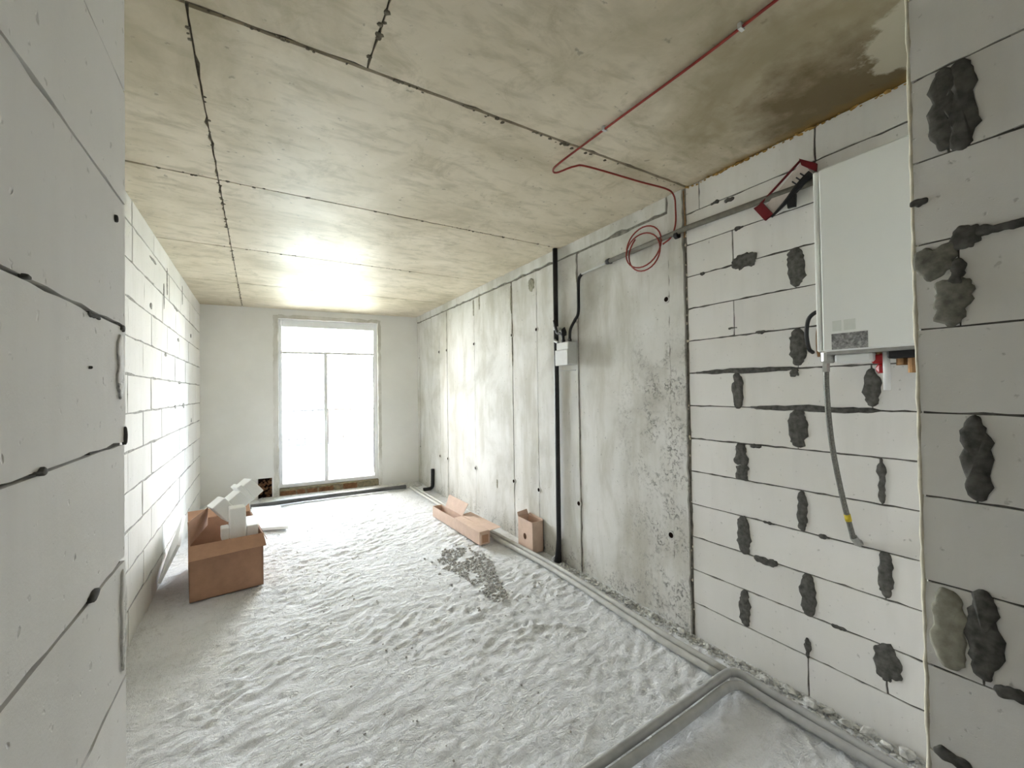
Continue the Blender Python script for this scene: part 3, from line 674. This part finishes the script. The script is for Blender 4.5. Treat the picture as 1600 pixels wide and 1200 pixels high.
# ---- gas hose
hose_pts = [(2.075, 0.843, 1.596), (2.078, 0.845, 1.50), (2.10, 0.848, 1.36), (2.13, 0.848, 1.22), (2.165, 0.842, 1.08), (2.20, 0.835, 0.96), (2.235, 0.822, 0.83)]
hose = tag(empty('gas_hose', hose_pts[-1]), 'grey braided gas hose hanging from the boiler to the block wall', 'hose')
mb = MB(); mb.tube(smooth_path(hose_pts), .0105, 12); part(hose, 'braided_hose', 'hose', mb, True)
mb = MB(); mb.tube([(2.235, 0.822, 0.835), (2.256, 0.818, 0.812), (2.272, 0.816, 0.802)], [.015, .015, .019], 6); part(hose, 'end_nut', 'steel', mb)
mb = MB(); mb.tube([(2.207, 0.8325, 0.936), (2.215, 0.8295, 0.906)], .0125, 12); part(hose, 'band', 'yellow', mb, True)
mb = MB(); mb.tube([(2.075, 0.843, 1.60), (2.076, 0.844, 1.56)], .014, 6); part(hose, 'top_nut', 'steel', mb)

# ---- cable looping out behind the boiler
mb = MB(); mb.tube(smooth_path([(2.225, 0.845, 1.825), (2.20, 0.90, 1.845), (2.20, 0.955, 1.82), (2.205, 0.972, 1.75), (2.23, 0.975, 1.68), (2.268, 0.975, 1.66)]), .009, 10)
tag(mb.build('power_cable', 'black', None, True), 'short black cable looping out behind the boiler', 'cable')
mb = MB(); mb.tube(smooth_path([(2.23, 0.846, 1.785), (2.215, 0.88, 1.80), (2.215, 0.925, 1.77), (2.235, 0.94, 1.70), (2.268, 0.95, 1.64)]), .007, 10)
tag(mb.build('sensor_wire', 'brass', None, True), 'thin brown wire beside the black cable behind the boiler', 'cable')

# ---- printed strip on the conduit beside the boiler
strip = tag(empty('printed_packaging', (2.225, 1.07, 2.37)), 'white and dark red printed packaging strip stuck slanting behind the grey conduit', 'packaging')
mb = MB(); mb.sheet([(2.238, 1.185, 2.405), (2.238, 1.125, 2.37), (2.238, 0.945, 2.50), (2.238, 0.985, 2.578)], .006); part(strip, 'white_face', 'printwhite', mb)
mb = MB(); mb.sheet([(2.232, 1.215, 2.435), (2.232, 1.16, 2.352), (2.232, 1.12, 2.372), (2.232, 1.17, 2.448)], .012); part(strip, 'red_end', 'darkred', mb)
mb = MB(); mb.sheet([(2.232, 0.995, 2.592), (2.232, 0.985, 2.555), (2.232, 0.925, 2.498), (2.232, 0.922, 2.535)], .012); part(strip, 'red_top', 'darkred', mb)
mb = MB(); mb.tube([(2.234, 1.185, 2.445), (2.234, 0.99, 2.585)], .0055, 6); part(strip, 'red_edge', 'darkred', mb)
mb = MB(); mb.tube(smooth_path([(2.234, 0.945, 2.50), (2.228, 1.0, 2.46), (2.232, 1.06, 2.41), (2.234, 1.13, 2.36)]), [.02]*3+[.02-.0007*i for i in range(22)], 6); part(strip, 'black_strap', 'black', mb)
mb = MB(); mb.sheet([(2.230, 1.055, 2.425), (2.230, 1.05, 2.372), (2.230, 1.015, 2.368), (2.230, 1.012, 2.43)], .012); part(strip, 'black_tab', 'black', mb)
for k in range(3):
    c = 0.985+0.018*k
    mb = MB(); mb.sheet([(2.2335, c+.012, 2.520-.012*k), (2.2335, c-.012, 2.492-.012*k), (2.2335, c-.016, 2.497-.012*k), (2.2335, c+.008, 2.525-.012*k)], .002); part(strip, 'letter_bar', 'gasket', mb)

# ---- grey conduit along the wall under the ceiling
cond = tag(empty('wall_conduit', (2.243, 2.33, 2.455)), 'straight grey conduit running along the wall towards the boiler', 'conduit')
mb = MB(); mb.tube([(2.245, 2.325, 2.452), (2.245, 1.62, 2.476), (2.245, 1.2, 2.468), (2.245, 0.55, 2.455)], .0165, 12); part(cond, 'pipe', 'conduit', mb, True)
for y in (2.30, 1.70):
    mb = MB(); mb.tube([(2.245, y+.012, 2.4535), (2.245, y-.012, 2.4535)], .021, 12); mb.box(2.25, XR, y-.01, y+.01, 2.44, 2.466); part(cond, 'clip', 'black', mb)
mb = MB(); mb.tube(smooth_path([(2.250, 2.33, 2.452), (2.252, 2.5, 2.442), (2.250, 2.61, 2.435)]), .009, 8); part(cond, 'liner', 'jbox', mb, True)

# ---- black riser with junction box
riser = tag(empty('cable_riser', (2.235, 2.955, 0)), 'tall black conduit rising from floor to ceiling on the concrete wall', 'conduit')
mb = MB(); mb.tube([(2.225, 2.965, 0.0), (2.230, 2.962, 0.05), (2.237, 2.958, 0.2), (2.237, 2.952, 1.5), (2.237, 2.945, H-0.002)], [.032, .027, .021, .021, .022], 14); part(riser, 'pipe', 'black', mb, True)
mb = MB(); mb.tube([(2.237, 2.948, 2.02), (2.237, 2.948, 2.05)], .026, 12); mb.box(2.24, XR, 2.93, 2.965, 2.022, 2.048); part(riser, 'clip', 'jbox', mb)
mb = MB(); mb.box(2.20, 2.222, 2.985, 3.0, 0.0, .02); mb.tube([(2.20, 3.01, .012), (2.22, 2.985, .05)], .008, 8); part(riser, 'foot_tie', 'jbox', mb)
jb = tag(empty('junction_box', (2.22, 2.785, 1.705)), 'pale grey junction box on the wall beside the black conduit', 'electrical box')
mb = MB(); mb.bevel_box(2.172, XR-.002, 2.705, 2.865, 1.705, 1.895, .006); jbody = part(jb, 'box', 'jbox', mb)
mb = MB(); mb.bevel_box(2.160, 2.174, 2.700, 2.870, 1.700, 1.832, .004); part(jb, 'lid', 'jbox', mb)
for gx, gy in ((2.20, 2.80), (2.215, 2.735)):
    mb = MB(); mb.tube([(gx, gy, 1.893), (gx, gy, 1.92)], .017, 10); part(jb, 'gland', 'black', mb).parent = jbody
mb = MB(); mb.tube([(2.19, 2.86, 1.90), (2.19, 2.91, 1.92), (2.215, 2.935, 1.93)], .012, 8); part(jb, 'strap', 'jbox', mb)
mb = MB(); mb.tube([(2.2, 2.86, 1.66), (2.262, 2.72, 1.66)], .006, 6); part(jb, 'strap', 'jbox', mb)
mb = MB(); mb.tube(smooth_path([(2.252, 2.615, 2.435), (2.250, 2.648, 2.40), (2.250, 2.655, 2.30), (2.248, 2.66, 2.13), (2.242, 2.70, 2.07), (2.225, 2.735, 2.00), (2.215, 2.735, 1.921)]), .0125, 10)
tag(mb.build('flexible_cable', 'black', None, True), 'black flexible cable bending down from the conduit into the junction box', 'cable')
mb = MB(); mb.tube(smooth_path([(2.20, 2.925, 2.10), (2.195, 2.90, 2.04), (2.195, 2.875, 1.985), (2.195, 2.83, 1.975), (2.198, 2.805, 1.955), (2.20, 2.80, 1.921)]), .0125, 10); mb.lump((2.205, 2.80, 1.985), .03, (1, .8, 1.4), .2)
tag(mb.build('spliced_cable', 'black', None, True), 'short taped black cable between the black conduit and junction box', 'cable')

# ---- red cable across the ceiling and its coil
ZC = H-0.013
cp = [(1.412, 0.372, ZC), (1.413, 0.55, ZC), (1.414, 0.70, ZC), (1.418, 0.967, ZC), (1.408, 1.329, ZC), (1.398, 1.62, ZC-.004), (1.385, 1.77, ZC-.014), (1.389, 1.832, ZC-.020), (1.425, 1.85, ZC-.020), (1.48, 1.76, ZC-.012), (1.56, 1.735, ZC-.006), (1.94, 1.715, ZC-.004), (2.15, 1.695, ZC-.006), (2.225, 1.70, ZC-.03), (2.25, 1.71, ZC-.10), (2.252, 1.715, ZC-.20), (2.247, 1.745, ZC-.27), (2.235, 1.80, ZC-.30)]
redc = tag(empty('red_cable', (1.41, 0.7, ZC)), 'red cable clipped across the ceiling and bent back to the wall corner', 'cable')
mb = MB(); mb.tube(smooth_path(cp, 6), .0052, 8); part(redc, 'sheath', 'red', mb, True)
for x, y in ((1.416, 0.80), (1.404, 1.45)):
    mb = MB(); mb.box(x-.012, x+.012, y-.006, y+.006, ZC-.008, H-.0005); part(redc, 'clip', 'jbox', mb)
coil = []
for i in range(62):
    q = i/61*2*PI*2.15; r = 0.125+0.012*math.sin(q*0.47+1)
    coil.append((2.225+0.008*math.sin(q*0.7), 1.945+0.02*math.sin(q*.31)+r*1.15*math.cos(q), 2.435+0.02*math.cos(q*.23)+r*math.sin(q)))
mb = MB(); mb.tube(coil, .0048, 8)
tag(mb.build('cable_coil', 'red', None, True), 'loose coil of red cable hung over the conduit in the wall corner', 'cable')
mb = MB(); mb.tube(smooth_path([(2.262, 1.66, ZC-.005), (2.256, 1.655, ZC-.06), (2.262, 1.652, ZC-.2), (2.262, 1.66, ZC-.3)]), .004, 6)
tag(mb.build('brown_wire', 'brass', None, True), 'thin brown wire hanging in the joint between concrete and blocks', 'cable')

# ---- pipes on the floor
PR = 0.0195
def pipe(name, pts, r, mat, label, k=6, n=14):
    mb = MB(); P = smooth_path(pts, k); mb.tube(P, r, n)
    return tag(mb.build(name, mat, None, True), label, 'pipe')
pipe('heating_pipe', [(2.000, 6.40, PR), (2.005, 5.2, PR), (2.032, 3.8, PR), (2.068, 2.84, PR), (2.030, 1.9, PR), (2.018, 1.68, PR), (2.022, 1.335, PR)], PR, 'pipe_pale', 'pale floor pipe along the concrete wall, further from the wall of the pair')
pipe('heating_pipe', [(2.066, 6.46, PR), (2.066, 5.2, PR), (2.092, 3.8, PR), (2.126, 2.84, PR), (2.088, 1.9, PR), (2.074, 1.68, PR), (2.080, 1.335, PR)], PR, 'pipe_pale', 'pale floor pipe along the concrete wall, nearer the wall of the pair')
PB = 0.0205
pipe('branch_pipe', [(0.45, 1.245, .030), (1.09, 1.263, .034), (1.6, 1.280, .040), (1.98, 1.296, .045), (2.055, 1.288, .045), (2.090, 1.245, .042), (2.098, 1.1, .030), (2.105, 0.67, PB), (2.13, 0.385, PB)], PB, 'pipe_grey', 'grey branch pipe crossing the floor and turning along the block wall, outer bend')
pipe('branch_pipe', [(0.45, 1.190, PB), (0.88, 1.205, PB), (1.02, 1.218, .027), (1.10, 1.212, .022), (1.16, 1.216, .022), (1.6, 1.232, .025), (1.93, 1.248, .030), (2.002, 1.238, .030), (2.034, 1.195, .029), (2.042, 1.05, .022), (2.055, 0.68, PB), (2.08, 0.385, PB)], PB, 'pipe_grey', 'grey branch pipe crossing the floor and turning along the block wall, inner bend')
pipe('far_pipe', [(-0.10, 6.50, .028), (0.5, 6.535, .028), (1.2, 6.515, .028), (1.95, 6.475, .028)], .028, 'pipe_dark', 'dark grey pipe lying in front of the balcony door step')
pipe('stub_pipe', [(2.10, 6.10, .035), (2.17, 6.095, .034), (2.215, 6.09, .04), (2.238, 6.085, .075), (2.240, 6.08, .16), (2.24, 6.075, .33)], .026, 'black', 'short black pipe stub bent up against the concrete wall')

# ---- cardboard boxes
box = tag(empty('cardboard_box', (-0.255, 4.25, 0.0), math.radians(7)), 'large open brown cardboard box holding white foam packing by the block wall', 'box')
W, D, Hh, t = 0.465, 0.80, 0.405, 0.007
def P2(root, name, mat, mb): return mb.build(name, mat, root)
hw, hd = W/2, D/2
mb = MB(); mb.box(-hw, hw, -hd, hd, 0.002, .002+t)
mb.box(-hw, hw, -hd, -hd+t, .002, Hh); mb.box(-hw, hw, hd-t, hd, .002, Hh); mb.box(-hw, -hw+t, -hd, hd, .002, Hh); mb.box(hw-t, hw, -hd, hd, .002, Hh)
P2(box, 'carton', 'card', mb)
mb = MB(); mb.sheet([(-hw, -hd, Hh), (hw, -hd, Hh), (hw+.005, -hd-.115, Hh-.065), (-hw-.005, -hd-.115, Hh-.075)], .005); P2(box, 'front_flap', 'card_mid', mb)
mb = MB(); mb.sheet([(-hw+.005, -hd+.03, Hh), (-hw+.125, -hd+.50, Hh+.01), (-hw+.130, -hd+.53, Hh+.15), (-hw-.005, -hd+.06, Hh+.165)], .005); P2(box, 'side_flap', 'card', mb)
mb = MB(); mb.sheet([(hw, hd-.05, Hh), (hw, -hd+.25, Hh), (hw+.06, -hd+.25, Hh-.13), (hw+.06, hd-.05, Hh-.13)], .005); P2(box, 'side_flap', 'card', mb)
mb = MB(); mb.sheet([(-hw, hd, Hh), (hw, hd, Hh), (hw, hd+.12, Hh+.05), (-hw, hd+.12, Hh+.05)], .005); P2(box, 'back_flap', 'card_mid', mb)

# polystyrene packing in the box
mb = MB(); mb.sheet([(-0.505, 3.90, 0.02+.39), (-0.62, 3.92, 0.15), (-0.665, 4.62, 0.15), (-0.56, 4.62, 0.46)], .02)
sh = mb.build('leaning_foam_sheet', 'foam'); tag(sh, 'white foam panel leaning between the large box and block wall', 'foam packing')
tb = tag(empty('stepped_foam', (-0.115, 4.30, 0.55)), 'white stepped foam end cap tilted upward on top of the large box', 'foam packing')
tb.rotation_euler = (math.radians(-8), math.radians(-38), math.radians(18))
mb = MB(); mb.bevel_box(-.17, -.06, -.10, .16, .0, .17, .006); mb.bevel_box(-.06, .045, -.085, .16, .0, .125, .003); mb.bevel_box(.045, .085, -.10, .16, .0, .165, .006); mb.bevel_box(.085, .17, -.10, .16, .0, .145, .006)
mb.build('foam_body', 'foam', tb)
mb = MB(); M_ = Matrix.Translation((-0.152, 4.06, 0.36)) @ Matrix.Rotation(math.radians(6), 4, 'Z') @ Matrix.Rotation(math.radians(-4), 4, 'X')
mb.bevel_box(-.055, .055, -.06, .10, .0, .235, .006, M_); mb.bevel_box(-.11, -.055, -.05, .1, .0, .09, .006, M_)
tag(mb.build('foam_block', 'foam'), 'white upright foam block standing in the large cardboard box', 'foam packing')
mb = MB(); M_ = Matrix.Translation((-0.07, 4.08, 0.33)) @ Matrix.Rotation(math.radians(6), 4, 'Z'); mb.bevel_box(-.025, .055, -.07, .25, .0, .115, .006, M_)
tag(mb.build('foam_bar', 'foam'), 'low white foam bar beside the upright foam block in the box', 'foam packing')
mb = MB(); mb.sheet([(-0.085, 5.42, .02), (0.272, 5.30, .02), (0.232, 6.34, .02), (-0.09, 6.44, .02)], .03)
tag(mb.build('foam_sheet', 'foam'), 'flat white foam sheet lying on the floor behind the large box', 'foam packing')

# long flue carton
lb = tag(empty('long_carton', (1.86, 4.26, 0), math.radians(2.0)), 'long narrow pale cardboard carton with torn open flaps across the floor pipes', 'box')
w2, l2, h2, t = 0.058, 0.585, 0.125, 0.004
mb = MB(); mb.box(-w2, w2, -l2, l2, .004, .004+t); mb.box(-w2, -w2+t, -l2, l2, .004, h2); mb.box(w2-t, w2, -l2, l2, .004, h2); mb.box(-w2, w2, l2-t, l2, .004, h2); mb.box(-w2, w2, -l2+.004, -l2+.004+t, .004, h2); P2(lb, 'carton', 'card_pale', mb)
mb = MB(); mb.sheet([(w2, -l2+.005, h2), (w2, 0.05, h2), (w2+.10, 0.02, h2+.025), (w2+.125, -l2-.0, h2+.012)], .004); P2(lb, 'side_flap', 'card_pale', mb)
mb = MB(); mb.sheet([(w2, 0.02, h2), (w2, 0.47, h2), (w2+.045, 0.46, h2+.14), (w2+.055, -0.02, h2+.13)], .004); P2(lb, 'torn_flap', 'card_pale', mb)
mb = MB(); mb.sheet([(-w2, -l2+.01, h2), (-w2, 0.0, h2), (w2-.02, 0.0, h2+.004), (w2-.01, -l2+.01, h2+.004)], .004); P2(lb, 'top_flap', 'card_pale', mb)
mb = MB(); mb.box(-w2+.03, w2-.02, -l2+.001, -l2+.003, .02, .095); o = P2(lb, 'end_label', 'card_mid', mb)
mb = MB(); mb.sheet([(-w2+.01, -l2+.003, .12), (-w2+.01, -l2+.003, .01), (-w2-.004, -l2-.03, .01), (-w2-.004, -l2-.03, .115)], .004); P2(lb, 'end_flap', 'card_pale', mb)

# small carton standing on end
sb = tag(empty('small_carton', (2.199, 3.35, 0)), 'small upright cardboard carton with a hand hole beside the black conduit', 'box')
mb = MB(); a, b_, h3, t = 0.060, 0.125, 0.285, 0.005
N = 14; hr = 0.026
ys = [-b_, b_]
# face with a round hand hole
ring = [(-a, hr*math.cos(2*PI*i/N)+.005, .125+hr*1.1*math.sin(2*PI*i/N)) for i in range(N)]
outer = []
for i in range(N):
    q = 2*PI*i/N; c, s_ = math.cos(q), math.sin(q); k = min(b_/max(abs(c), 1e-6), (.1425)/max(abs(s_), 1e-6)); outer.append((-a, c*k, .1425+s_*k))
mb.add(ring+outer, [(i, N+i, N+(i+1) % N, (i+1) % N) for i in range(N)])
P2(sb, 'punched_side', 'card_pale', mb)
mb = MB(); mb.box(-a+.001, a, -b_, -b_+t, .002, h3); mb.box(-a+.001, a, b_-t, b_, .002, h3); mb.box(a-t, a, -b_, b_, .002, h3); mb.box(-a+.001, a, -b_, b_, .001, .001+t); P2(sb, 'carton', 'card_pale', mb)
mb = MB(); mb.sheet([(-a, b_, h3), (a, b_, h3), (a-.01, b_+.01, h3+.05), (-a+.0, b_+.012, h3+.035)], .004); P2(sb, 'end_flap', 'card_pale', mb)
mb = MB(); mb.sheet([(a, -b_, h3), (a, b_, h3), (a+.006, b_-.02, h3+.02), (a+.006, -b_+.02, h3+.01)], .004); P2(sb, 'side_flap', 'card_pale', mb)

# ---- crumbs and gravel on the floor
def inpoly(x, y, P):
    r = False
    for i in range(len(P)):
        (x1, y1), (x2, y2) = P[i], P[i-1]
        if (y1 > y) != (y2 > y) and x < (x2-x1)*(y-y1)/(y2-y1)+x1: r = not r
    return r
poly = [(1.36, 3.66), (1.52, 3.80), (1.68, 3.72), (1.79, 3.41), (1.66, 3.05), (1.56, 2.69), (1.43, 2.58), (1.41, 2.85), (1.42, 3.14), (1.33, 3.4)]
mb = MB(); cnt = 0
while cnt < 1100:
    x = random.uniform(1.25, 1.88); y = random.uniform(2.45, 3.9)
    dn = noise.noise((x*7, y*7, 3))
    if (inpoly(x, y, poly) and dn > -0.18) or random.random() < 0.015:
        r = random.choice((.004, .005, .006, .008, .011)); mb.lump((x, y, floor_z(x, y)+r*.4), r, (1.2, 1.2, .8), .35); cnt += 1
tag(mb.build('cement_gravel', 'gravel'), 'patch of dark grey cement gravel on the floor by the long carton', 'gravel', kind='stuff')
mb = MB()
for i in range(1500):
    y = random.uniform(0.38, 3.0)**1.0; x = XR-0.012-abs(random.gauss(0, .045)); 
    if x < 2.16+.02*math.sin(y*5): continue
    r = random.choice((.004, .005, .007, .010)); mb.lump((x, y, floor_z(x, y)+r*.4), r, (1.1, 1.3, .8), .4)
tag(mb.build('wall_dust_crumbs', 'crumb'), 'pale mortar crumbs scattered along the foot of the right wall', 'debris', kind='stuff')
mb = MB()
for i in range(260):
    x = random.uniform(0.05, 1.22); y = random.uniform(1.4, 6.2); r = random.choice((.002, .0025, .003, .005))
    mb.lump((x, y, floor_z(x, y)+r*.4), r, (1.2, 1.2, .8), .4)
tag(mb.build('loose_grit', 'gravel'), 'loose dark grit scattered over the cement floor', 'grit', kind='stuff')
crm = [(2.205, 1.20, .020), (2.225, 1.10, .024), (2.21, 1.00, .026), (2.23, 0.93, .020), (2.215, 0.86, .022), (2.235, 0.79, .024), (2.22, 0.72, .018), (2.235, 0.66, .026), (2.23, 1.35, .018), (2.21, 1.52, .020), (2.215, 1.70, .022), (2.205, 1.92, .020), (2.20, 2.12, .022), (2.205, 2.32, .018), (2.21, 2.55, .020)]
for x, y, r in crm:
    mb = MB(); mb.lump((0, 0, 0), r, (1.0, 1.5, .62), .3); me = mb.mesh('mortar_crumb', 'crumb')
    o = link('mortar_crumb', me, None, (x, y, r*.45), random.uniform(0, 3))
    tag(o, 'pale lump of broken mortar at the foot of the right wall', 'debris', 'mortar lumps along the right wall')
